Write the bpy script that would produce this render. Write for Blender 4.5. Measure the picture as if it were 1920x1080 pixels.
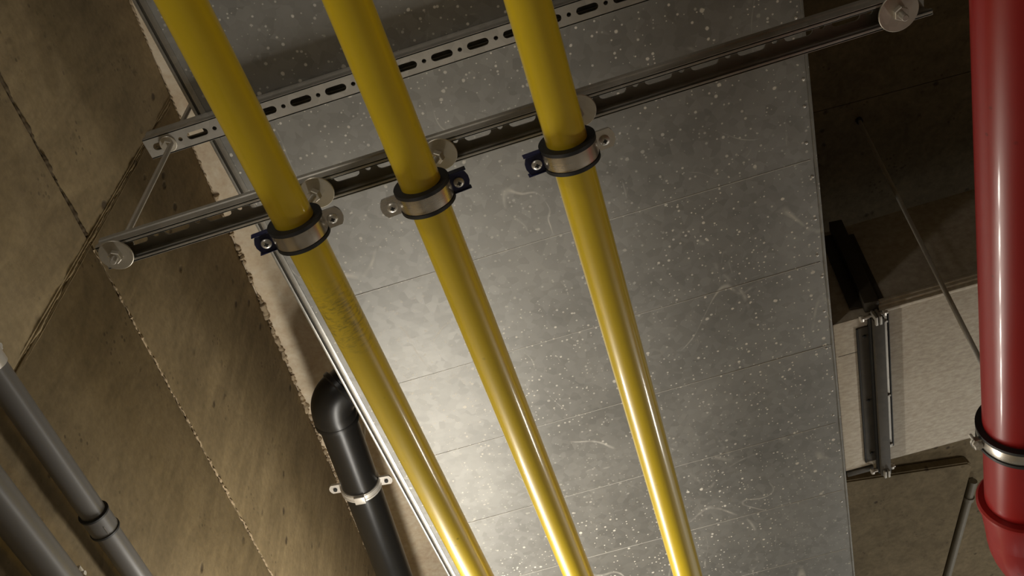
import bpy, bmesh, math, random
from mathutils import Vector, Matrix, noise
random.seed(7)
for o in list(bpy.data.objects): bpy.data.objects.remove(o)
S = bpy.context.scene
C = S.collection
CAM_H = 1.6                       # camera height above the garage floor; all coordinates below are relative to the eye
OFF = Vector((0, 0, CAM_H))

# ------------------------------------------------------------------ camera, world, lights, exposure
cam = bpy.data.cameras.new('camera'); cam.sensor_width = 36; cam.lens = 1630.5/1920*36; cam.clip_start = .02
co = bpy.data.objects.new('camera', cam); C.objects.link(co); S.camera = co
rt = Vector((.9560, .2781, -.0964)); dn = Vector((-.2818, .7724, -.5692)); fw = Vector((-.0838, .5713, .8165))
rt.normalize(); fw = (fw - rt*fw.dot(rt)).normalized(); up = rt.cross(fw)
co.matrix_world = Matrix.Translation(OFF) @ Matrix((rt, up, -fw)).transposed().to_4x4()

w = bpy.data.worlds.new('garage_air'); S.world = w; w.use_nodes = True
w.node_tree.nodes['Background'].inputs[0].default_value = (.80, .84, .80, 1)
w.node_tree.nodes['Background'].inputs[1].default_value = .26

def lamp(loc, power, col, rad):
    l = bpy.data.lights.new('lamp_and_fill', 'POINT'); l.energy = power; l.color = col; l.shadow_soft_size = rad
    o = bpy.data.objects.new('lamp_and_fill', l); C.objects.link(o); o.location = Vector(loc) + OFF
WARM = (1, .945, .85)
for k in range(6):                                   # a batten luminaire on the wall side further along, one lamp per stretch of tube
    lamp((-.60 - .022*k, 1.60 + .21*k, .88), 4.6, WARM, .045)
for k in range(2):                                   # unseen fill lamps added behind the camera for the wall and pipe flanks
    lamp((-.70 + .04*k, -.8 - .6*k, .80), 7.0, WARM, .08)
lamp((1.5, 5.2, .45), 18, WARM, .20)                 # luminaire further along, to the right
lamp((2.1, 3.4, .0), 25, WARM, .20)  # unseen low fill lamp, added to brighten the duct's right half and branch

S.view_settings.view_transform = 'Standard'; S.view_settings.look = 'None'
S.view_settings.gamma = 1; S.view_settings.use_curve_mapping = False
S.view_settings.exposure = 0.72

# ------------------------------------------------------------------ materials
class NT:
    def __init__(s, name, rough=.6, metal=0, base=(.5, .5, .5), coat=0, spec=.5):
        s.m = bpy.data.materials.new(name); s.m.use_nodes = True
        s.t = s.m.node_tree; s.b = s.t.nodes['Principled BSDF']
        s.b.inputs['Base Color'].default_value = (*base, 1); s.b.inputs['Roughness'].default_value = rough
        s.b.inputs['Metallic'].default_value = metal; s.b.inputs['Coat Weight'].default_value = coat
        s.b.inputs['Specular IOR Level'].default_value = spec
        s.b.inputs['Coat Roughness'].default_value = .09
        s._co = None
    def n(s, typ, **kw):
        d = s.t.nodes.new(typ)
        for k, v in kw.items(): setattr(d, k, v)
        return d
    def l(s, a, b): s.t.links.new(a, b)
    def coords(s, scale=(1, 1, 1), world=True, rot=(0, 0, 0)):
        if world: src = s.n('ShaderNodeNewGeometry').outputs['Position']
        else: src = s.n('ShaderNodeTexCoord').outputs['Object']
        mp = s.n('ShaderNodeMapping'); mp.inputs['Scale'].default_value = scale; mp.inputs['Rotation'].default_value = rot
        s.l(src, mp.inputs['Vector']); return mp.outputs['Vector']
    def noise(s, vec, scale, detail=4, rough=.55, dist=0):
        d = s.n('ShaderNodeTexNoise'); d.inputs['Scale'].default_value = scale; d.inputs['Detail'].default_value = detail
        d.inputs['Roughness'].default_value = rough; d.inputs['Distortion'].default_value = dist
        s.l(vec, d.inputs['Vector']); return d.outputs['Fac']
    def voro(s, vec, scale, out='Distance', rnd=1, dim='3D'):
        d = s.n('ShaderNodeTexVoronoi', voronoi_dimensions=dim); d.inputs['Scale'].default_value = scale; d.inputs['Randomness'].default_value = rnd
        s.l(vec, d.inputs['Vector']); return d.outputs[out]
    def ramp(s, fac, stops):
        d = s.n('ShaderNodeValToRGB'); e = d.color_ramp.elements
        while len(e) < len(stops): e.new(.5)
        for i, (p, c) in enumerate(stops):
            e[i].position = p; e[i].color = (*c, 1) if isinstance(c, tuple) else (c, c, c, 1)
        s.l(fac, d.inputs['Fac']); return d.outputs['Color']
    def math(s, op, a, b=None, clamp=False):
        d = s.n('ShaderNodeMath', operation=op); d.use_clamp = clamp
        for i, v in enumerate((a, b)):
            if v is None: continue
            if isinstance(v, (int, float)): d.inputs[i].default_value = v
            else: s.l(v, d.inputs[i])
        return d.outputs[0]
    def mix(s, fac, a, b, blend='MIX'):
        d = s.n('ShaderNodeMix', data_type='RGBA', blend_type=blend)
        for k, v in (('Factor', fac), ('A', a), ('B', b)):
            i = [x for x in d.inputs if x.name == k and (x.type == ('VALUE' if k == 'Factor' else 'RGBA'))][0]
            if isinstance(v, (int, float)): i.default_value = v
            elif isinstance(v, tuple): i.default_value = (*v, 1)
            else: s.l(v, i)
        return [o for o in d.outputs if o.type == 'RGBA'][0]
    def bump(s, h, strength=.3, dist=.002):
        d = s.n('ShaderNodeBump'); d.inputs['Strength'].default_value = strength; d.inputs['Distance'].default_value = dist
        s.l(h, d.inputs['Height']); s.l(d.outputs['Normal'], s.b.inputs['Normal'])
    def set(s, name, v): s.l(v, s.b.inputs[name])

def concrete(name, c0, c1, c2, pits=True):
    t = NT(name, .85, spec=.25); v = t.coords()
    big = t.noise(v, 2.2, 6, .6, .6); fine = t.noise(v, 60, 5, .65)
    streak = t.noise(t.coords((3, 3, .7), rot=(.5, .3, 0)), 5, 6, .6, 1.0)
    col = t.ramp(big, [(.3, c0), (.52, c1), (.72, c2)])
    col = t.mix(.5, col, t.ramp(streak, [(.35, (.35, .33, .3)), (.65, (.66, .64, .6))]), 'OVERLAY')
    col = t.mix(.3, col, t.ramp(fine, [(.3, .25), (.7, .75)]), 'OVERLAY')
    h = t.math('ADD', t.math('MULTIPLY', big, .6), t.math('MULTIPLY', fine, .25))
    if pits:
        wob = t.coords((1, 1, .55)); d = t.voro(wob, 17)
        gate = t.ramp(t.noise(v, 6, 3), [(.46, 0.), (.56, 1.)])
        hole = t.math('MULTIPLY', t.ramp(t.math('ADD', d, t.math('MULTIPLY', fine, .10)), [(.13, 1.), (.22, 0.)]), gate)
        col = t.mix(t.math('MULTIPLY', hole, .8), col, (.055, .04, .028))
        d2 = t.voro(v, 60); g2 = t.ramp(t.noise(v, 9, 3), [(.55, 0.), (.66, 1.)])
        hole2 = t.math('MULTIPLY', t.ramp(d2, [(.18, 1.), (.28, 0.)]), g2)
        col = t.mix(t.math('MULTIPLY', hole2, .6), col, (.07, .05, .035))
        h = t.math('SUBTRACT', h, t.math('MULTIPLY', hole, .6))
    t.set('Base Color', col); t.bump(h, .35, .006); return t.m

def galv(name, base, rough, specks=True, metal=.9, spk=.5):
    t = NT(name, rough, metal); v = t.coords()
    sp = t.voro(v, 55, 'Color'); bw = t.n('ShaderNodeRGBToBW'); t.l(sp, bw.inputs[0])
    brush = t.noise(t.coords((2, 60, 2)), 6, 3, .6)
    big = t.noise(v, 3.5, 5, .6, .4)
    b0 = tuple(x*.80 for x in base); b1 = tuple(min(1, x*1.12) for x in base)
    col = t.mix(.18, t.ramp(big, [(.3, b0), (.7, b1)]), bw.outputs[0], 'SOFT_LIGHT')
    r = t.math('ADD', t.math('MULTIPLY', big, .16), rough - .10)
    r = t.math('ADD', r, t.math('MULTIPLY', brush, .06))
    met = None
    if specks:
        fine = t.noise(v, 120, 3)
        dens = t.noise(v, 2.4, 4)
        masks = []
        for sc, lo, hi, g0, g1, pk in ((85, .12, .20, .40, .60, .78), (42, .08, .125, .38, .58, .74), (19, .045, .07, .36, .54, .62)):
            vv = t.voro(v, sc, dim='2D'); cc = t.voro(v, sc, 'Color', dim='2D'); b2 = t.n('ShaderNodeSeparateColor'); t.l(cc, b2.inputs[0])
            pick = t.ramp(b2.outputs[0], [(pk, 0.), (pk+.03, 1.)])
            ed = t.math('ADD', t.math('DIVIDE', vv, t.math('ADD', t.math('POWER', b2.outputs[1], 2.0), .50)), t.math('MULTIPLY', t.math('SUBTRACT', fine, .5), .10))
            mk = t.math('MULTIPLY', t.ramp(ed, [(lo, 1.), (hi, 0.)]), pick)
            masks.append(t.math('MULTIPLY', mk, t.ramp(dens, [(g0, .3), (g1, 1.)])))
        # thin wandering scratches
        for sc, rotz, wd in ((3.2, .4, .0045), (5.5, 1.9, .004), (2.1, 2.7, .003)):
            nn = t.noise(t.coords((1.0, .45, 1), rot=(0, 0, rotz)), sc, 2, .4, .5)
            ln = t.ramp(t.math('ABSOLUTE', t.math('SUBTRACT', nn, .5)), [(wd*.1, .7), (wd*.35, 0.)])
            gt = t.ramp(t.noise(t.coords(rot=(0, 0, rotz+1)), 5.5, 4, .7), [(.54, 0.), (.68, .75)])
            masks.append(t.math('MULTIPLY', ln, gt))
        # scuffed patches
        sm = t.noise(t.coords((9, 2.4, 1), rot=(0, 0, .35)), 4, 6, .75, .5)
        masks.append(t.math('MULTIPLY', t.ramp(sm, [(.66, 0.), (.80, .55)]), t.ramp(t.noise(v, 26, 5, .7), [(.4, .1), (.65, 1.)])))
        m = masks[0]
        for k in masks[1:]: m = t.math('MAXIMUM', m, k)
        m = t.math('MULTIPLY', m, spk*1.9, True)
        col = t.mix(m, col, (.86, .82, .74))
        r = t.math('ADD', r, t.math('MULTIPLY', m, .4))
        met = t.math('MULTIPLY', t.math('SUBTRACT', 1.0, m), metal)
    t.set('Base Color', col); t.set('Roughness', r)
    if met: t.set('Metallic', met)
    t.bump(t.math('ADD', t.math('MULTIPLY', big, .5), t.math('MULTIPLY', brush, .08)), .12, .004)
    return t.m

def paint(name, base, rough, coat=.3, stain=None, amount=.25):
    t = NT(name, rough, 0, base, coat); v = t.coords()
    n1 = t.noise(v, 7, 5, .6); n2 = t.noise(v, 140, 3)
    col = t.mix(t.math('MULTIPLY', t.ramp(n1, [(.4, 0.), (.75, 1.)]), amount), base, tuple(x*.72 for x in base))
    d = t.voro(v, 34); g = t.ramp(t.noise(v, 11, 3), [(.56, 0.), (.66, 1.)])
    col = t.mix(t.math('MULTIPLY', t.math('MULTIPLY', t.ramp(d, [(.06, 1.), (.12, 0.)]), g), .55), col, tuple(x*.3 for x in base))
    if stain:                                         # dirty scuff with a shape of its own
        c, rad, tint = stain
        mp = t.n('ShaderNodeMapping', vector_type='POINT'); mp.inputs['Location'].default_value = (-c[0]-OFF.x, -c[1]-OFF.y, -c[2]-OFF.z)
        t.l(t.n('ShaderNodeNewGeometry').outputs['Position'], mp.inputs['Vector'])
        ln = t.n('ShaderNodeVectorMath', operation='LENGTH'); t.l(mp.outputs[0], ln.inputs[0])
        k = t.math('MULTIPLY', t.ramp(t.math('DIVIDE', ln.outputs['Value'], rad), [(.3, 1.), (1., 0.)]), t.ramp(t.noise(t.coords((1, 3, 1)), 85, 5, .7), [(.45, 0.), (.66, .6)]))
        col = t.mix(k, col, tint)
    t.set('Base Color', col); t.set('Roughness', t.math('ADD', rough-.05, t.math('MULTIPLY', n1, .12)))
    t.bump(t.math('ADD', n1, t.math('MULTIPLY', n2, .12)), .06, .003); return t.m

def plain(name, base, rough, metal=0., var=.25, scale=40):
    t = NT(name, rough, metal, base); v = t.coords()
    n1 = t.noise(v, scale, 4, .6)
    t.set('Base Color', t.mix(t.math('MULTIPLY', n1, var*2), base, tuple(x*.6 for x in base)))
    t.set('Roughness', t.math('ADD', rough-.06, t.math('MULTIPLY', n1, .14)))
    t.bump(n1, .05, .002); return t.m

def thread_mat(name, base):
    t = NT(name, .42, .45, base); v = t.coords()
    wv = t.n('ShaderNodeTexWave', bands_direction='Z'); wv.inputs['Scale'].default_value = 190; wv.inputs['Distortion'].default_value = 0
    t.l(v, wv.inputs['Vector']); t.bump(wv.outputs['Fac'], .5, .001)
    t.set('Base Color', t.mix(t.noise(v, 30), base, tuple(x*.7 for x in base))); return t.m

M = {}
M['wall'] = concrete('wall_concrete', (.215, .166, .094), (.268, .209, .121), (.315, .25, .152))
M['ceil_lit'] = concrete('ceiling_concrete_lit', (.62, .515, .385), (.70, .59, .445), (.75, .64, .49), False)  # lit strip of the ceiling, its brightness partly put into the colour
M['slab_shaded'] = concrete('slab_concrete_shaded', (.175, .14, .088), (.21, .17, .108), (.25, .2, .13))  # same ceiling concrete on the right, shade put into a darker colour
M['bead'] = concrete('mortar', (.30, .235, .155), (.42, .33, .22), (.55, .45, .31), False)
M['joint_dark'] = concrete('dark_joint', (.075, .055, .033), (.10, .075, .045), (.13, .10, .062), False)  # dark brown bead colour for one stretch of the horizontal wall joint
M['floor'] = concrete('floor_concrete', (.20, .18, .15), (.25, .23, .2), (.3, .28, .25), False)
M['duct'] = galv('duct_sheet', (.275, .27, .252), .53, True, .42)
M['ductedge'] = galv('duct_edge_sheet', (.48, .47, .44), .42, False)
M['strut'] = galv('strut_galvanised', (.46, .44, .40), .50, False, .6)
M['washer'] = galv('washer_zinc', (.62, .58, .50), .42, False, .7)
M['band'] = galv('band_zinc', (.74, .70, .64), .26, False, .95)
M['bright'] = galv('bright_zinc', (.78, .75, .70), .36, False, .55)
M['darkmetal'] = galv('flange_steel', (.062, .053, .040), .6, False, .1)
M['thread'] = thread_mat('threaded_zinc', (.56, .52, .45))
M['yellow1'] = paint('yellow_coating_scuffed', (.90, .655, .026), .34, .7, ((-.363, .70, 1.05), .085, (.16, .105, .03)))
M['yellow'] = paint('yellow_coating', (.90, .655, .026), .33, .7)
M['red'] = paint('red_lacquer', (.30, .008, .008), .36, .25, None, .15)
M['grey'] = plain('grey_plastic', (.155, .147, .138), .36, 0, .2, 14)
M['black'] = plain('black_plastic', (.012, .0115, .011), .33, 0, .3, 25)
M['rubber'] = plain('black_rubber', (.010, .0095, .009), .55, 0, .3, 60)
M['navy'] = plain('navy_plastic', (.012, .014, .075), .38, 0, .2, 60)
M['scratch'] = plain('scraped_edge', (.85, .83, .78), .6, .0)
M['dark'] = plain('dark_part_recess_shade', (.012, .012, .012), .6)  # black of gaskets and screws, also the painted shade of screw slots
M['conduit'] = plain('conduit_plastic', (.24, .215, .17), .5, 0, .2, 20)
def branch_mat():
    t = NT('branch_sheet', .62, .25); v = t.coords()
    big = t.noise(v, 4, 5, .6); lint = t.noise(t.coords((55, 130, 55)), 1, 4, .65)
    col = t.mix(.55, t.ramp(big, [(.3, (.54, .485, .40)), (.7, (.62, .56, .47))]), t.ramp(lint, [(.3, .3), (.7, .72)]), 'OVERLAY')
    t.set('Base Color', col); t.bump(lint, .3, .002); return t.m
M['branch'] = branch_mat()

# ------------------------------------------------------------------ geometry helpers (coordinates relative to the eye)
V = Vector
def frame(d):
    d = d.normalized(); a = V((0, 0, 1)) if abs(d.z) < .9 else V((1, 0, 0))
    x = a.cross(d).normalized(); return x, d.cross(x)
def tube(bm, pts, r, seg=24, caps=True):
    pts = [V(p) for p in pts]; n = len(pts); rs = r if isinstance(r, (list, tuple)) else [r]*n
    tan = []
    for i in range(n):
        a = pts[max(i-1, 0)]; b = pts[min(i+1, n-1)]
        d = b - a
        if d.length < 1e-9: d = pts[-1] - pts[0]
        tan.append(d.normalized())
    x, y = frame(tan[0]); rings = []
    for i in range(n):
        x = (x - tan[i]*x.dot(tan[i])).normalized(); y = tan[i].cross(x)
        rings.append([bm.verts.new(pts[i] + (x*math.cos(2*math.pi*k/seg) + y*math.sin(2*math.pi*k/seg))*rs[i]) for k in range(seg)])
    for a, b in zip(rings, rings[1:]):
        for k in range(seg): bm.faces.new((a[k], a[(k+1) % seg], b[(k+1) % seg], b[k]))
    if caps: bm.faces.new(rings[0][::-1]); bm.faces.new(rings[-1])
    return bm
def box(bm, lo, hi, mat=None, bev=0):
    vs = [bm.verts.new(V((x, y, z))) for x in (lo[0], hi[0]) for y in (lo[1], hi[1]) for z in (lo[2], hi[2])]
    if mat is not None:
        for v in vs: v.co = mat @ v.co
    fs = [bm.faces.new([vs[i] for i in q]) for q in ((0, 1, 3, 2), (4, 6, 7, 5), (0, 4, 5, 1), (2, 3, 7, 6), (0, 2, 6, 4), (1, 5, 7, 3))]
    if bev: bmesh.ops.bevel(bm, geom=list({e for f in fs for e in f.edges}), offset=bev, segments=2, affect='EDGES', profile=.5)
    return bm
def arcband(bm, r0, r1, y0, y1, a0, a1, seg=40, closed=False, crown=0):
    """solid curved strap round the local Y axis, a in degrees measured in the xz plane"""
    rings = []
    for k in range(seg + (0 if closed else 1)):
        a = math.radians(a0 + (a1-a0)*k/seg); c, s = math.cos(a), math.sin(a)
        prof = [(r0, y0), (r1, y0), (r1+crown, (y0+y1)/2), (r1, y1), (r0, y1)]
        rings.append([bm.verts.new((r*c, y, r*s)) for r, y in prof])
    n = len(rings); m = 5
    for k in range(n if closed else n-1):
        a, b = rings[k], rings[(k+1) % n]
        for j in range(m): bm.faces.new((a[j], b[j], b[(j+1) % m], a[(j+1) % m]))
    if not closed: bm.faces.new(rings[0]); bm.faces.new(rings[-1][::-1])
    return bm
def washer(bm, c, axis, r, ri, th, seg=36):
    c = V(c); ax = V(axis).normalized(); x, y = frame(ax); rings = []
    b = th*.25
    prof = [(ri, 0), (r-b, 0), (r, b), (r, th-b), (r-b, th), (ri, th)]
    for k in range(seg):
        a = 2*math.pi*k/seg; d = x*math.cos(a) + y*math.sin(a)
        rings.append([bm.verts.new(c + d*q + ax*h) for q, h in prof])
    for k in range(seg):
        a, bb = rings[k], rings[(k+1) % seg]
        for j in range(6): bm.faces.new((a[j], bb[j], bb[(j+1) % 6], a[(j+1) % 6]))
    return bm
def hexnut(bm, c, axis, r, th):
    c = V(c); ax = V(axis).normalized()
    return tube(bm, [c, c+ax*th*.12, c+ax*th*.88, c+ax*th], [r*.9, r, r, r*.9], 6)
def NB(): return bmesh.new()

def origin(par):
    p = V((0, 0, 0)); o = par
    while o: p += V(o.get('_o', (0, 0, 0))); o = o.parent
    return p
def obj(name, bm, mat, parent=None, mtx=None, loc=None, sharp=38):
    """one mesh object; bmesh coordinates are scene coordinates (after mtx), re-based on the object's own origin"""
    if mtx is not None: bmesh.ops.transform(bm, matrix=mtx, verts=bm.verts)
    bmesh.ops.recalc_face_normals(bm, faces=bm.faces)
    base = V(loc) if loc is not None else (sum((v.co for v in bm.verts), V()) / len(bm.verts))
    pw = V(parent['_w']) if parent else V((0, 0, 0)) - OFF
    for v in bm.verts: v.co -= base
    lim = math.radians(sharp)
    for f in bm.faces: f.smooth = True
    for e in bm.edges:
        if len(e.link_faces) == 2 and e.calc_face_angle(0) > lim: e.smooth = False
    me = bpy.data.meshes.new(name); bm.to_mesh(me); bm.free()
    me.materials.append(M[mat] if isinstance(mat, str) else mat)
    o = bpy.data.objects.new(name, me); C.objects.link(o); o.parent = parent; o.location = base - pw
    o['_w'] = tuple(base); return o
def thing(name, label, cat, loc, group=None):
    o = bpy.data.objects.new(name, None); C.objects.link(o); o.empty_display_size = .05
    o.location = V(loc) + OFF; o['_w'] = tuple(loc); o['label'] = label; o['category'] = cat
    if group: o['group'] = group
    return o
def share(src, parent, delta, name=None):
    c = src.copy(); C.objects.link(c); c.name = name or src.name.split('.')[0]
    c.parent = parent; c.location = src.location + V(delta); return c
def tag(o, label, cat, group=None):
    o['label'] = label; o['category'] = cat
    if group: o['group'] = group
    return o

# ------------------------------------------------------------------ the setting
ZC = 2.2
WM, WB = -.1084, -.8198                       # wall face: x = WM*y + WB
wdir = V((WM, 1, 0)).normalized(); wnor = V((1, -WM, 0)).normalized()
def wp(y, z, off=0): return V((WM*y + WB, y, z)) + wnor*off
def wallbox(bm, y0, y1, z0, z1, o0, o1, bev=0):
    o = V((WB, 0, 0)); mt = Matrix((wdir, wnor, V((0, 0, 1)))).transposed().to_4x4(); mt.translation = o
    s = 1/wdir.y
    return box(bm, (y0*s, o0, z0), (y1*s, o1, z1), mt, bev)
fl = obj('floor', box(NB(), (-1.75, -4, -CAM_H-.1), (6, 9, -CAM_H)), 'floor'); fl['kind'] = 'structure'
wl = obj('wall_left', wallbox(NB(), -4, 9, -CAM_H, ZC+.1, -.25, -.012), 'wall'); wl['kind'] = 'structure'
for nm, lo, hi in (('shade_wall_right', (2.5, -3, -CAM_H), (2.75, 2.9, ZC+.1)), ('shade_wall_back', (-.5, -3.2, -CAM_H), (2.75, -3, ZC+.1))):  # unseen walls, added to block ambient light from the right and behind
    o = obj(nm, box(NB(), lo, hi), 'slab_shaded'); o['kind'] = 'structure'
ZJ = 1.50
for (y0, y1, z0, z1) in ((-4, .658, ZJ, ZC-.001), (.662, 9, ZJ, ZC-.001), (-4, .658, -CAM_H+.001, ZJ-.008), (.662, 9, -CAM_H+.001, ZJ-.008)):
    obj('concrete_panel', wallbox(NB(), y0, y1, z0, z1, -.012, 0, .003), 'wall', wl)
def rough_bead(pts, r, amp, name, parent, seed, mat='bead', seg=8, step=.003, gran=1.3):
    bm = NB(); P = []; R = []
    for a, b in zip(pts, pts[1:]):
        a = V(a); b = V(b); n = max(2, int((b-a).length/step))
        for k in range(n): P.append(a + (b-a)*(k/n))
    P.append(V(pts[-1]))
    for i, p in enumerate(P):
        q = noise.noise_vector(p*45 + V((seed, 0, 0)))
        P[i] = p + (q + noise.noise_vector(p*140)*.6)*amp
        R.append(max(.0003, r*(.45 + (1.3-gran)*.35 + gran*noise.noise(p*150 + V((0, seed, 0))) + .9*noise.noise(p*23))))
    return obj(name, tube(bm, P, R, seg), mat, parent, sharp=60)
rough_bead([wp(.68, ZJ-.004, -.001), wp(3.2, ZJ-.004, -.001)], .0034, .0026, 'joint_bead', wl, 3)
rough_bead([wp(-.2, ZJ-.004, -.001), wp(.645, ZJ-.004, -.001)], .0058, .0012, 'joint_bead', wl, 5, 'joint_dark', gran=.5)
rough_bead([wp(.652, .6, -.0005), wp(.654, ZC-.01, -.0005)], .0018, .0003, 'joint_bead', wl, 8, 'wall', gran=.25)
rough_bead([wp(.660, .6, -.0035), wp(.660, ZC-.01, -.0035)], .0042, .0002, 'joint_bead', wl, 21, 'wall', gran=.25)
rough_bead([wp(.668, .6, -.0005), wp(.668, ZC-.01, -.0005)], .0014, .0003, 'joint_bead', wl, 9, 'wall', gran=.25)

ce = obj('ceiling', box(NB(), (-1.9, -4, ZC+.012), (6, 9, ZC+.25)), 'slab_shaded'); ce['kind'] = 'structure'
def quadslab(bm, pts, z0, z1):
    a = [bm.verts.new((x, y, z0)) for x, y in pts]; b = [bm.verts.new((x, y, z1)) for x, y in pts]
    bm.faces.new(a[::-1]); bm.faces.new(b); n = len(pts)
    for i in range(n): bm.faces.new((a[i], a[(i+1) % n], b[(i+1) % n], b[i]))
    return bm
def wx(y): return WM*y + WB
obj('concrete_panel', quadslab(NB(), [(wx(-4), -4), (.2, -4), (.2, 9), (wx(9), 9)], ZC, ZC+.012), 'ceil_lit', ce)
obj('concrete_panel', quadslab(NB(), [(.205, -4), (6, -4), (6, 1.485), (.205, 1.230)], ZC, ZC+.012), 'slab_shaded', ce)
obj('concrete_panel', quadslab(NB(), [(.205, 1.232), (6, 1.487), (6, 9), (.205, 9)], ZC, ZC+.012), 'slab_shaded', ce)
dp = quadslab(NB(), [(.25, 2.73), (1.20, 2.895), (1.215, 2.92), (.30, 8.5), (-.3, 8.5)], ZC-.04, ZC)
bmesh.ops.bevel(dp, geom=dp.edges[:], offset=.006, segments=2, affect='EDGES')
obj('dropped_panel', dp, 'slab_shaded', ce)
rough_bead([wp(.95, ZC-.004, .004), wp(2.6, ZC-.004, .004)], .0085, .006, 'mortar_crumbs', ce, 12)
rough_bead([wp(.2, ZC-.002, .001), wp(.95, ZC-.002, .001)], .004, .002, 'joint_bead', ce, 15)
def ring_plug(c):
    bm = NB(); washer(bm, c, (0, 0, -1), .016, .010, .0015, 24); return bm
obj('ceiling_plug', ring_plug((-.80, .675, ZC)), 'bead', ce)

# ------------------------------------------------------------------ the big galvanised duct
ZD, DL, DR, DTOP = 1.596, -.606, .538, 1.86
DY0, DY1 = -.9, 5.2
duct = thing('air_duct', 'wide flat galvanised air duct with a scratched speckled underside above the yellow pipes', 'duct', (0, 1.5, ZD))
obj('duct_shell', box(NB(), (DL+.004, DY0, ZD+.0035), (DR-.004, DY1, DTOP), None, .004), 'duct', duct)
seams = [DY0, 1.017, 1.291, 1.551, 1.832, 2.11, 2.385, 2.66, 2.94, 3.22, 3.5, 4.1, 4.6, DY1]
for i, (a, b) in enumerate(zip(seams, seams[1:])):
    bm = NB(); nx, ny = 12, 6; g = []
    sx = random.uniform(-.0012, .0012); sy = random.uniform(-.0006, .0006)
    for iy in range(ny+1):
        row = []
        for ix in range(nx+1):
            u, v = ix/nx, iy/ny
            z = ZD + .0006 - .0011*math.sin(math.pi*v) - .0008*math.sin(math.pi*u) + sx*(u-.5) + sy*(v-.5)
            row.append(bm.verts.new((DL + (DR-DL)*u, a + (b-a)*v, z)))
        g.append(row)
    for iy in range(ny):
        for ix in range(nx): bm.faces.new((g[iy][ix], g[iy][ix+1], g[iy+1][ix+1], g[iy+1][ix]))
    r = bmesh.ops.extrude_face_region(bm, geom=bm.faces[:])
    for v in [e for e in r['geom'] if isinstance(e, bmesh.types.BMVert)]: v.co.z = ZD+.0036
    obj('sheet_panel', bm, 'duct', duct, sharp=30)
    if i:
        obj('fold_bead', rough_fold := tube(NB(), [(DL+.03, a, ZD-.0003), (DR-.012, a, ZD-.0003)], .0007, 8), 'scratch', duct)
for (x0, x1, z0, mat) in ((DL-.016, DL-.010, ZD-.0018, 'ductedge'), (DL-.010, DL-.005, ZD+.003, 'darkmetal'), (DL-.005, DL+.006, ZD-.0015, 'ductedge')):
    obj('corner_seam', box(NB(), (x0, DY0, z0), (x1, DY1, ZD+.02), None, .0008), mat, duct)
obj('corner_seam', box(NB(), (DR-.004, DY0, ZD-.002), (DR+.002, DY1, ZD+.02), None, .0008), 'duct', duct)
rv = None
for k, y in enumerate((.62, .70, .745, .83, .89, .975, 1.06, 1.17, 1.27, 1.335, 1.44, 1.56, 1.66, 1.71, 1.80, 1.94, 2.05, 2.16, 2.31)):
    x = DR - .011 - .006*((k*7) % 3)/2
    if rv is None:
        bm = NB(); tube(bm, [(x, y, ZD+.001), (x, y, ZD-.0012), (x, y, ZD-.0022)], [.0034, .0030, .0012], 10); rv = obj('rivet', bm, 'bright', duct); rx, ry = x, y
    else: share(rv, duct, (x-rx, y-ry, 0))

# ------------------------------------------------------------------ branch duct
BY0, BY1 = 1.492, 2.035
bd = thing('branch_duct', 'beige branch duct with a bolted dark flange joining the right side of the wide duct', 'duct', (.8, 1.76, ZD))
BX = .627
obj('duct_shell', box(NB(), (DR+.003, BY0+.003, ZD+.003), (2.48, BY1-.003, 1.968), None, .003), 'branch', bd)
obj('sheet_panel', box(NB(), (DR+.003, BY0, ZD), (BX-.002, BY1, ZD+.003), None, .001), 'branch', bd)
for x0, x1 in ((BX+.002, 1.18), (1.183, 1.9), (1.903, 2.48)):
    obj('sheet_panel', box(NB(), (x0, BY0, ZD), (x1, BY1, ZD+.003), None, .001), 'branch', bd)
obj('fold_bead', tube(NB(), [(DR+.01, 1.60, ZD), (BX-.03, 1.60, ZD)], .0008, 6), 'darkmetal', bd)
for yy, zz in ((BY0-.004, ZD-.003), (BY0-.012, ZD+.006), (BY0-.017, ZD+.014)):
    obj('edge_cleat', box(NB(), (BX+.03, yy-.003, zz), (2.48, yy+.006, zz+.010), None, .001), 'branch', bd)
# flange on the underside: plate, deep bar, plate
obj('flange_plate', box(NB(), (BX-.028, BY0+.03, ZD-.005), (BX+.001, BY1-.02, ZD), None, .001), 'darkmetal', bd)
obj('flange_bar', box(NB(), (BX+.001, BY0-.006, ZD-.030), (BX+.028, BY1+.022, ZD), None, .0015), 'darkmetal', bd)
obj('gasket', box(NB(), (BX-.003, BY0-.006, ZD-.020), (BX+.001, BY1+.02, ZD-.004), None, .001), 'dark', bd)
obj('flange_plate', box(NB(), (BX+.028, BY0+.006, ZD-.004), (BX+.045, BY1-.055, ZD), None, .001), 'strut', bd)
obj('gasket', box(NB(), (BX+.045, BY0+.006, ZD-.006), (BX+.049, BY1-.06, ZD), None, .001), 'dark', bd)
obj('gasket', box(NB(), (BX-.032, BY0+.03, ZD-.006), (BX-.028, BY1-.02, ZD), None, .001), 'dark', bd)
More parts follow.
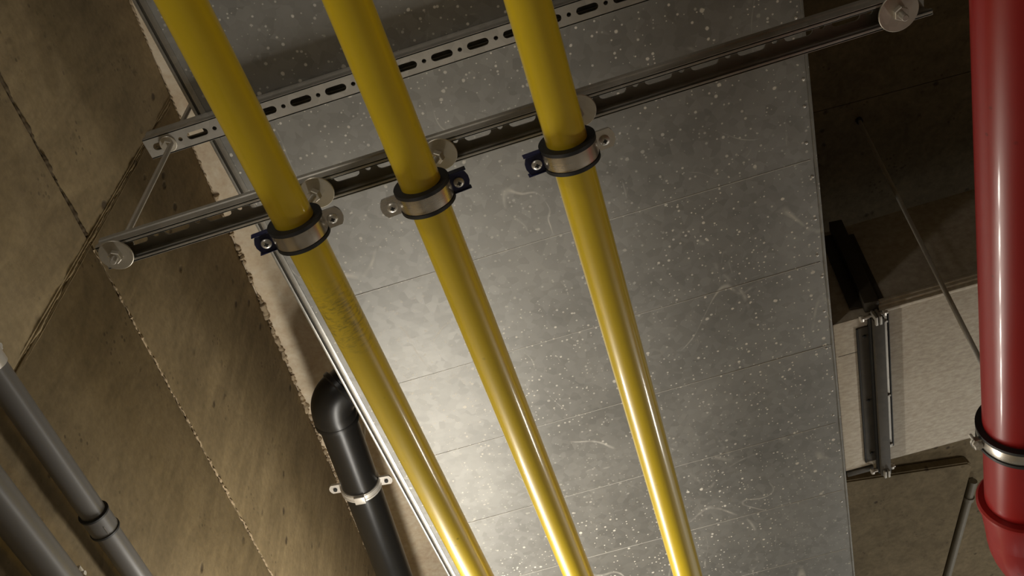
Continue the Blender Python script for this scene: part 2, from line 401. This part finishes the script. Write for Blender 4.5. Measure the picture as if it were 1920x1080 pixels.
# flange climbing the near side of the branch
lean = Matrix.Translation((BX, BY0, ZD)) @ Matrix.Rotation(math.atan2(.058, .372), 4, 'Y')
obj('flange_bar', box(NB(), (-.004, -.030, .012), (.030, -.0005, .372), None, .0015), 'darkmetal', bd, lean)
obj('flange_plate', box(NB(), (-.034, -.006, .03), (-.004, -.0005, .345), None, .001), 'darkmetal', bd, lean)
obj('flange_plate', box(NB(), (.030, -.006, .03), (.050, -.0005, .330), None, .001), 'darkmetal', bd, lean)
for (bx_, by_, bz_, ax) in ((BX-.012, BY0-.006, ZD-.012, (1, 0, 0)), (BX-.010, BY1+.012, ZD-.014, (1, 0, 0))):
    bm = NB(); hexnut(bm, (bx_-.012, by_, bz_), ax, .0085, .008); tube(bm, [(bx_-.006, by_, bz_), (bx_+.055, by_, bz_)], .0042, 12)
    hexnut(bm, (bx_+.042, by_, bz_), ax, .0085, .008); b = obj('flange_bolt', bm, 'bright', bd)
    bm = NB(); box(bm, (bx_+.016, by_-.013, bz_-.024), (bx_+.022, by_+.013, bz_+.006), None, .001)
    box(bm, (bx_+.026, by_-.013, bz_-.024), (bx_+.032, by_+.013, bz_+.006), None, .001); obj('corner_plate', bm, 'strut', bd)
for yy in (1.55, 1.775, 1.98):
    obj('screw', tube(NB(), [(BX-.014, yy, ZD-.004), (BX-.014, yy, ZD-.009)], [.005, .0035], 10), 'dark', bd)
for yy in (1.52, 1.775, 1.965):
    obj('screw', tube(NB(), [(BX+.041, yy, ZD-.003), (BX+.041, yy, ZD-.009)], [.005, .0035], 10), 'strut', bd)
# far edge: stub of sheet hanging at the corner
obj('corner_tab', box(NB(), (DR+.006, BY1+.003, ZD-.004), (BX-.01, BY1+.022, ZD+.012), None, .001), 'darkmetal', bd)

# ------------------------------------------------------------------ slotted strut channels
PIT = .0691
def slot_strip(x0, x1, xs, wdt, sl=.0205, sw=.0072, hr=.0042):
    """flat strip from x0 to x1 in the xy plane (y centred) pierced by slots and small holes"""
    bm = NB(); cells = []; k = math.floor((x0-xs)/PIT)
    edges = []
    def loop(pts):
        vs = [bm.verts.new((x, y, 0)) for x, y in pts]
        return [bm.edges.new((vs[i], vs[(i+1) % len(vs)])) for i in range(len(vs))]
    i = k
    while xs + (i-.25)*PIT < x1:
        cx = xs + i*PIT
        a, b = max(x0, cx-.36*PIT), min(x1, cx+.64*PIT)
        if b-a > .002:
            es = loop([(a, -wdt/2), (b, -wdt/2), (b, wdt/2), (a, wdt/2)])
            if cx-sl > a+.001 and cx+sl < b-.001:
                pts = []
                for s in range(9): t = -math.pi/2 + math.pi*s/8; pts.append((cx+sl-sw+math.cos(t)*sw, math.sin(t)*sw))
                for s in range(9): t = math.pi/2 + math.pi*s/8; pts.append((cx-sl+sw+math.cos(t)*sw, math.sin(t)*sw))
                es += loop(pts)
            hx = cx + .5*PIT
            if hx-hr > a+.001 and hx+hr < b-.001:
                es += loop([(hx+hr*math.cos(s*math.pi/6), hr*math.sin(s*math.pi/6)) for s in range(12)])
            bmesh.ops.triangle_fill(bm, use_beauty=True, use_dissolve=False, edges=es, normal=(0, 0, 1))
        i += 1
    bmesh.ops.remove_doubles(bm, verts=bm.verts[:], dist=.00002)
    return bm
def thicken(bm, t):
    fs = bm.faces[:]
    for f in fs:
        if f.normal.z < 0: f.normal_flip()
    r = bmesh.ops.extrude_face_region(bm, geom=fs, use_keep_orig=True)
    bmesh.ops.translate(bm, verts=[e for e in r['geom'] if isinstance(e, bmesh.types.BMVert)], vec=(0, 0, t))
    return bm
def channel(parent, x0, x1, y, zb, h, xs, opening_down, wdt=.041):
    t = .0025
    zback = zb + h - t if opening_down else zb
    obj('slotted_back', thicken(slot_strip(x0, x1, xs, wdt-.001), t), 'strut', parent, Matrix.Translation((0, y, zback)))
    for s in (-1, 1):
        bm = NB(); ya = y + s*wdt/2
        z0, z1 = zb, zb+h
        # web with a rolled groove
        prof = [(0, z0), (0, z0+.30*h), (-.0016, z0+.36*h), (-.0016, z0+.64*h), (0, z0+.70*h), (0, z1)]
        A = []
        for d, z in prof:
            A.append([bm.verts.new((x, ya + s*(d), z)) for x in (x0, x1)] + [bm.verts.new((x, ya + s*(d-t), z)) for x in (x0, x1)])
        for p, q in zip(A, A[1:]):
            bm.faces.new((p[0], p[1], q[1], q[0])); bm.faces.new((p[2], q[2], q[3], p[3]))
            bm.faces.new((p[0], q[0], q[2], p[2])); bm.faces.new((p[1], p[3], q[3], q[1]))
        bm.faces.new((A[0][0], A[0][2], A[0][3], A[0][1])); bm.faces.new((A[-1][0], A[-1][1], A[-1][3], A[-1][2]))
        obj('side_web', bm, 'strut', parent)
        bm = NB(); lip = .0080
        if opening_down: za, zc = zb, zb+.0065
        else: za, zc = zb+h-.0065, zb+h
        ys = sorted((ya - s*.0003, ya - s*lip)); yi = sorted((ya - s*lip, ya - s*(lip-t)))
        box(bm, (x0, ys[0], za if opening_down else zc-t), (x1, ys[1], za+t if opening_down else zc), None, .0006)
        box(bm, (x0, yi[0], za), (x1, yi[1], zc), None, .0006)
        obj('lip', bm, 'strut', parent)
YL, ZL, ZU, HL = .5461, 1.161, 1.555, .029
lc = thing('strut_channel', 'lower galvanised strut channel with its open side down, carrying the three yellow pipe clamps', 'channel', (-.05, YL, ZL), 'strut channels')
channel(lc, -.692, .572, YL, ZL, HL, -.0924, True)
uc = thing('strut_channel', 'upper galvanised strut channel with slotted face down, pressed against the duct underside', 'channel', (-.05, YL, ZU), 'strut channels')
channel(uc, -.722, .66, YL-.001, ZU, .0390, -.6198, False)

# hanger rods with washers and nuts
def hanger(name, label, b, t, washers, stub=.022, group='hanger rods of the channel frame'):
    b, t = V(b), V(t); d = (t-b).normalized()
    th = thing(name, label, 'threaded rod', b, group)
    obj('rod_shaft', tube(NB(), [b - d*stub, b - d*(stub-.001), t], [.0038, .0048, .0048], 16), 'thread', th)
    for (p, ax, r) in washers:
        p = V(p); ax = V(ax)
        obj('washer', washer(NB(), p, ax, r, .0046, .003), 'washer', th)
        obj('hex_nut', hexnut(NB(), p + ax*.003, ax, .0105, .009), 'washer', th)
    return th
dnv = V((0, 0, -1))
hanger('hanger_rod', 'zinc threaded rod with a big washer hanging both channels beside the concrete wall', (-.668, YL, ZL), (-.682, YL+.003, ZC),
       [((-.668, YL, ZL), dnv, .0255), ((-.6795, YL, ZU), dnv, .016), ((-.670, YL, ZL+HL), -dnv, .020)])
hanger('hanger_rod', 'threaded rod end with a large round washer at the channel end near the red pipe', (.523, YL, ZL), (.605, YL, ZC),
       [((.523, YL, ZL), dnv, .0285), ((.527, YL, ZL+HL), -dnv, .022)], .028)

# ------------------------------------------------------------------ yellow pipes and their clamps
PR, PZ = .0286, 1.0685
PX = (-.3632, -.1790, .0285)
WX = (-.344, -.152, .059)
where = ('leftmost yellow pipe, nearest the concrete wall, with a dirty scuff below its clamp', 'middle one of the three yellow pipes under the duct', 'rightmost of the three yellow pipes, towards the red pipe')
for i in range(3):
    ys = [-.6, .2, .8, 1.4, 2.2, 3.2, 4.4]
    bm = tube(NB(), [(PX[i], y, PZ) for y in ys], PR, 48)
    tag(obj('gas_pipe', bm, 'yellow1' if i == 0 else 'yellow', loc=(PX[i], .5, PZ-PR)), where[i], 'pipe', 'yellow pipes')
def ear(bm, sx, r0, ln, wy, z0, th):
    pts = [(r0, -wy/2), (r0+ln*.80, -wy/2), (r0+ln*.92, -wy*.34), (r0+ln, -wy*.12), (r0+ln, wy*.12), (r0+ln*.92, wy*.34), (r0+ln*.80, wy/2), (r0, wy/2)]
    a = [bm.verts.new((sx*x, y, z0)) for x, y in pts]; b = [bm.verts.new((sx*x, y, z0+th)) for x, y in pts]
    bm.faces.new(a[::-1]); bm.faces.new(b)
    for k in range(8): bm.faces.new((a[k], a[(k+1) % 8], b[(k+1) % 8], b[k]))
    return bm
def cross_screw(parent, mt, x, y, z, r=.0078):
    bm = NB(); tube(bm, [(x, y, z+.001), (x, y, z-.0015), (x, y, z-.0040), (x, y, z-.0048)], [r*1.35, r*1.35, r, r*.6], 20)
    s = obj('screw', bm, 'bright', parent, mt)
    bm = NB(); box(bm, (x-r*.55, y-.0011, z-.0052), (x+r*.55, y+.0011, z-.0044)); box(bm, (x-.0011, y-r*.55, z-.0053), (x+.0011, y+r*.55, z-.0045))
    obj('recess_shade', bm, 'dark', s, mt)  # raised dark bars painted in place of a shaded cross slot
    return s
def pipe_clamp(label, c, tilt, navy, wtop, group):
    c = V(c); mt = Matrix.Translation(c) @ Matrix.Rotation(math.radians(-tilt), 4, 'Y')
    t = thing('pipe_clamp', label, 'pipe clamp', c - V((0, 0, .04)), group)
    r0, r1, r2 = PR, .0362, .0388
    bm = NB(); arcband(bm, r0, r1, -.0165, .0165, 0, 360, 56, True)
    arcband(bm, r0, r1+.0036, -.0172, -.0118, 0, 360, 56, True); arcband(bm, r0, r1+.0036, .0118, .0172, 0, 360, 56, True)
    obj('rubber_lining', bm, 'rubber', t, mt)
    obj('lower_band', arcband(NB(), r1, r2, -.0113, .0113, 184, 356, 48, crown=.0004), 'band', t, mt)
    obj('upper_band', arcband(NB(), r1, r2, -.0113, .0113, 4, 176, 48, crown=.0004), 'band', t, mt)
    for s in (-1, 1):
        col = 'navy' if s == navy else 'band'
        obj('ear', ear(NB(), s, .0345, .0300, .029, -.0042, .0036), col, t, mt)
        obj('ear', ear(NB(), s, .0345, .0270, .025, .0010, .0028), 'band', t, mt)
        if s == navy:                                    # plastic snap cap turned down round the ear
            xa, xb = sorted((s*.0360, s*.0640))
            obj('snap_lip', box(NB(), (xa, -.0160, -.0068), (xb, -.0142, .004), None, .0006), 'navy', t, mt)
            obj('snap_lip', box(NB(), (xa, .0142, -.0060), (xb, .0158, .004), None, .0006), 'navy', t, mt)
        cross_screw(t, mt, s*.0490, .001, -.0042, .0056)
    top = mt @ V((0, 0, .0375)); wt = V(wtop); d = (wt - top).normalized()
    obj('threaded_boss', hexnut(NB(), top - d*.001, d, .0095, .013), 'strut', t)
    obj('stud', tube(NB(), [top, wt + d*.012], .0048, 16), 'thread', t)
    obj('washer', washer(NB(), wt, (0, 0, -1), .0255, .0046, .003), 'washer', t)
    obj('hex_nut', hexnut(NB(), wt - d*.003, -d, .0100, .009), 'washer', t)
g = 'clamps on the yellow pipes'
pipe_clamp('rubber-lined steel clamp on the leftmost yellow pipe, dark blue lug on its left', (PX[0], .548, PZ), 8, -1, (WX[0], YL, ZL), g)
pipe_clamp('rubber-lined steel clamp on the middle yellow pipe, dark blue lug on its right', (PX[1], .552, PZ), 8, 1, (WX[1], YL, ZL), g)
pipe_clamp('rubber-lined steel clamp on the rightmost yellow pipe, dark blue lug on its left', (PX[2], .555, PZ), 6, -1, (WX[2], YL, ZL), g)

# ------------------------------------------------------------------ red pipe on the right
RR = .057
def rp(y): return V((.574 + (y-.473)*.0512, y, .95))
red = thing('sprinkler_pipe', 'thick glossy red pipe with a socketed bend at the right edge', 'pipe', rp(.9) - V((0, 0, RR)))
obj('pipe_run', tube(NB(), [rp(y) for y in (-.5, 0, .4, .8, 1.2, 1.47)], RR, 64), 'red', red)
SY = 1.405
bm = NB(); prof = [(0, RR+.001), (.000, RR+.010), (.004, RR+.0135), (.010, RR+.0135), (.014, RR+.010), (.018, RR+.006), (.03, RR+.0055), (.055, RR+.0045), (.075, RR+.002), (.095, RR+.0005)]
tube(bm, [rp(SY + a + 1e-5*i) for i, (a, r) in enumerate(prof)], [r for a, r in prof], 64); obj('socket', bm, 'red', red)
d0 = (rp(2)-rp(1)).normalized(); e0 = rp(SY+.09); side = V((d0.y, -d0.x, 0)); side = (side*.9 + V((0, 0, -.1))).normalized()
arc = []; BR = .26
for k in range(15):
    a = math.radians(75)*k/14; arc.append(e0 + d0*BR*math.sin(a) + side*BR*(1-math.cos(a)))
arc.append(arc[-1] + (arc[-1]-arc[-2]).normalized()*.5)
obj('bend', tube(NB(), arc, RR, 64), 'red', red)
cy = 1.225; cpt = rp(cy)
mt = Matrix.Translation(cpt) @ Matrix.Rotation(-math.atan(.0512), 4, 'Z')
rc = thing('pipe_clamp', 'large rubber-lined steel clamp round the red pipe', 'pipe clamp', cpt - V((0, 0, RR+.01)))
bm = NB(); arcband(bm, RR, RR+.006, -.017, .017, 0, 360, 72, True); arcband(bm, RR, RR+.0105, -.0185, -.0125, 0, 360, 72, True); arcband(bm, RR, RR+.0105, .0125, .0185, 0, 360, 72, True)
obj('rubber_lining', bm, 'rubber', rc, mt)
obj('lower_band', arcband(NB(), RR+.006, RR+.0085, -.012, .012, 183, 357, 60, crown=.0015), 'band', rc, mt)
obj('upper_band', arcband(NB(), RR+.006, RR+.0085, -.012, .012, 3, 177, 60, crown=.0015), 'band', rc, mt)
for s in (-1, 1):
    obj('ear', ear(NB(), s, RR+.005, .020, .023, -.0040, .0036), 'band', rc, mt); obj('ear', ear(NB(), s, RR+.005, .020, .023, .0008, .0036), 'band', rc, mt)
    bm = NB(); hexnut(bm, (s*(RR+.0165), 0, -.0035), (0, 0, -1), .0075, .006); tube(bm, [(s*(RR+.0165), 0, -.01), (s*(RR+.0165), 0, .02)], .003, 10); obj('bolt', bm, 'bright', rc, mt)
obj('threaded_boss', hexnut(NB(), cpt + V((0, 0, RR+.007)), (0, 0, 1), .010, .016), 'strut', rc)
rtop = V((.872, 1.320, ZC)); rbot = cpt + V((.006, .003, RR+.018))
hr_ = thing('hanger_rod', 'long thin threaded rod slanting from the dark ceiling down behind the red pipe', 'threaded rod', rbot)
obj('rod_shaft', tube(NB(), [rbot, rtop], .0050, 16), 'bright', hr_)  # brighter zinc than the other rods, in place of light missing here
obj('hole_shade', tube(NB(), [rtop, rtop - (rtop-rbot).normalized()*.012], .0095, 16), 'dark', hr_)  # dark collar stands in for the shaded rod hole in the ceiling

# ------------------------------------------------------------------ grey pipes along the wall
def grey_pipe(label, y0, y1, z, off, r, cpl):
    t = thing('drain_pipe', label, 'pipe', wp((y0+y1)/2, z-r, off), 'grey pipes on the concrete wall')
    obj('pipe_run', tube(NB(), [wp(y0 + (y1-y0)*k/5, z, off) for k in range(6)], r, 40), 'grey', t)
    if cpl:
        a, b = cpl
        obj('coupling', tube(NB(), [wp(a, z, off), wp(a+.001, z, off), wp(b-.001, z, off), wp(b, z, off)], [r+.0015, r+.0028, r+.0028, r+.0015], 40), 'grey', t)
        for y in (a-.002, b-.003):
            obj('gasket', tube(NB(), [wp(y, z, off), wp(y+.001, z, off), wp(y+.0045, z, off), wp(y+.0055, z, off)], [r+.001, r+.0042, r+.0042, r+.001], 40), 'rubber', t)
        obj('printed_mark', box(NB(), (-.004, -.009, -.0004), (.004, .009, .0004)), 'bright', t,
            Matrix.Translation(wp(b-.014, z, off) + (wnor*.62 + V((0, 0, -.785)))*(r+.0029)) @ Matrix((wnor.cross(wdir), wdir, V((0, 0, 1)))).transposed().to_4x4() @ Matrix.Rotation(.9, 4, 'Y'))
    return t
grey_pipe('thinner upper grey plastic pipe with a black-gasketed coupling on the concrete wall', -.6, 3.4, 1.010, .047, .0198, (.893, .935))
grey_pipe('thicker lower grey plastic pipe in the bottom left corner', -.6, 3.4, .862, .055, .0255, None)
def wall_clip(label, y, z, off, r, wd=.022):
    p = wp(y, z, off); t = thing('pipe_clip', label, 'pipe clip', p - V((0, 0, r)), 'clips of the grey pipes')
    mt = Matrix((wnor, wdir, V((0, 0, 1)))).transposed().to_4x4(); mt.translation = p
    obj('band', arcband(NB(), r, r+.0025, -wd/2, wd/2, 0, 360, 48, True), 'bright', t, mt)
    obj('ear', box(NB(), (-.003, -wd/2, r), (.003, wd/2, r+.018), None, .001), 'bright', t, mt)
    obj('screw', tube(NB(), [(-.002, 0, r+.010), (.008, 0, r+.010)], .004, 10), 'bright', t, mt)
    obj('wall_stem', tube(NB(), [(-r, 0, 0), (-off, 0, 0)], .005, 12), 'thread', t, mt)
wall_clip('bright zinc clip holding the thicker grey pipe, bottom left corner', .905, .862, .055, .0255)
wall_clip('bright zinc clip on the thinner grey pipe at the left edge', .565, 1.010, .047, .0198)

# ------------------------------------------------------------------ black drain pipe
BR_ = .058
def bp(y): return V((-.800 - (y-1.66)*.135, y, 1.85))
bk = thing('drain_pipe', 'black plastic drain pipe with an elbow turning up behind the wide duct', 'pipe', bp(2.0) - V((0, 0, BR_)))
obj('pipe_run', tube(NB(), [bp(y) for y in (1.535, 1.8, 2.2, 3, 4.5)], BR_-.002, 48), 'black', bk)
din = (bp(1)-bp(2)).normalized(); dout = V((.80, -.22, .50)).normalized()
e0 = bp(1.525); arc = [bp(1.565), bp(1.545), e0]
n_ = 14; L = .022
p = e0.copy()
for k in range(n_):
    q = (k+.5)/n_; d = (din*(1-q) + dout*q).normalized(); p = p + d*.0048; arc.append(p.copy())
rs = [BR_+.001, BR_+.0045, BR_+.0045] + [BR_+.003]*n_
obj('elbow', tube(NB(), arc, rs, 48), 'black', bk)
e1 = arc[-1]
obj('elbow_rim', tube(NB(), [e1 - dout*.004, e1, e1 + dout*.012, e1 + dout*.014], [BR_+.003, BR_+.0075, BR_+.0075, BR_], 48), 'black', bk)
obj('elbow_rim', tube(NB(), [bp(1.547), bp(1.551), bp(1.563), bp(1.565)], [BR_+.003, BR_+.006, BR_+.006, BR_], 48), 'black', bk)
obj('riser', tube(NB(), [e1, e1 + dout*.30], BR_-.002, 48), 'black', bk)
cy = 1.83; cp = bp(cy); dd = (bp(2)-bp(1)).normalized(); dx = V((dd.y, -dd.x, 0))
mt = Matrix((dx, dd, V((0, 0, 1)))).transposed().to_4x4(); mt.translation = cp
bc = thing('pipe_clamp', 'bare zinc two-screw clamp round the black drain pipe', 'pipe clamp', cp - V((0, 0, BR_+.006)))
obj('lower_band', arcband(NB(), BR_-.002, BR_+.002, -.014, .014, 183, 357, 48, crown=.001), 'bright', bc, mt)
obj('upper_band', arcband(NB(), BR_-.002, BR_+.002, -.014, .014, 3, 177, 48, crown=.001), 'bright', bc, mt)
for y in (-.0085, .0085): obj('pressed_rib', arcband(NB(), BR_+.001, BR_+.0045, y-.003, y+.003, 186, 354, 48), 'bright', bc, mt)
obj('boss_block', box(NB(), (-.016, -.014, -BR_-.010), (.016, .014, -BR_), None, .002), 'bright', bc, mt)
for s in (-1, 1):
    obj('ear', ear(NB(), s, BR_, .038, .034, -.003, .003), 'bright', bc, mt); obj('ear', ear(NB(), s, BR_, .036, .034, .001, .003), 'bright', bc, mt)
    obj('screw', tube(NB(), [(s*(BR_+.020), 0, -.008), (s*(BR_+.020), 0, .012)], .006, 10), 'dark', bc, mt)
obj('stud', tube(NB(), [cp + V((0, 0, BR_)), V((cp.x, cp.y, ZC))], .005, 12), 'thread', bc)

# ------------------------------------------------------------------ background on the right
cd = thing('ceiling_conduit', 'thin pale conduit running along the dark ceiling behind the red pipe', 'conduit', (1.18, 3.35, ZC-.03))
A, B = V((1.231, 3.04, ZC-.017)), V((1.13, 3.66, ZC-.017)); dv = (B-A).normalized()
obj('conduit_run', tube(NB(), [A, A + dv*4], .0155, 20), 'conduit', cd)
obj('saddle', tube(NB(), [A + dv*.09, A + dv*.11], .021, 20), 'conduit', cd)
A = V((.555, 2.62, 2.05)); B = V((.700, 4.6, 1.78))  # dark sliver of unclear kind, drawn as a slanting tube
dk = thing('drain_pipe', 'dark slanting sliver showing past the far right edge of the wide duct', 'pipe', (A+B)/2)
obj('pipe_run', tube(NB(), [A, B], .04, 24), 'black', dk)
obj('sliver_collar', tube(NB(), [A, A + (B-A).normalized()*.05], .044, 24), 'black', dk)

for o in bpy.data.objects:
    if '_w' in o: del o['_w']
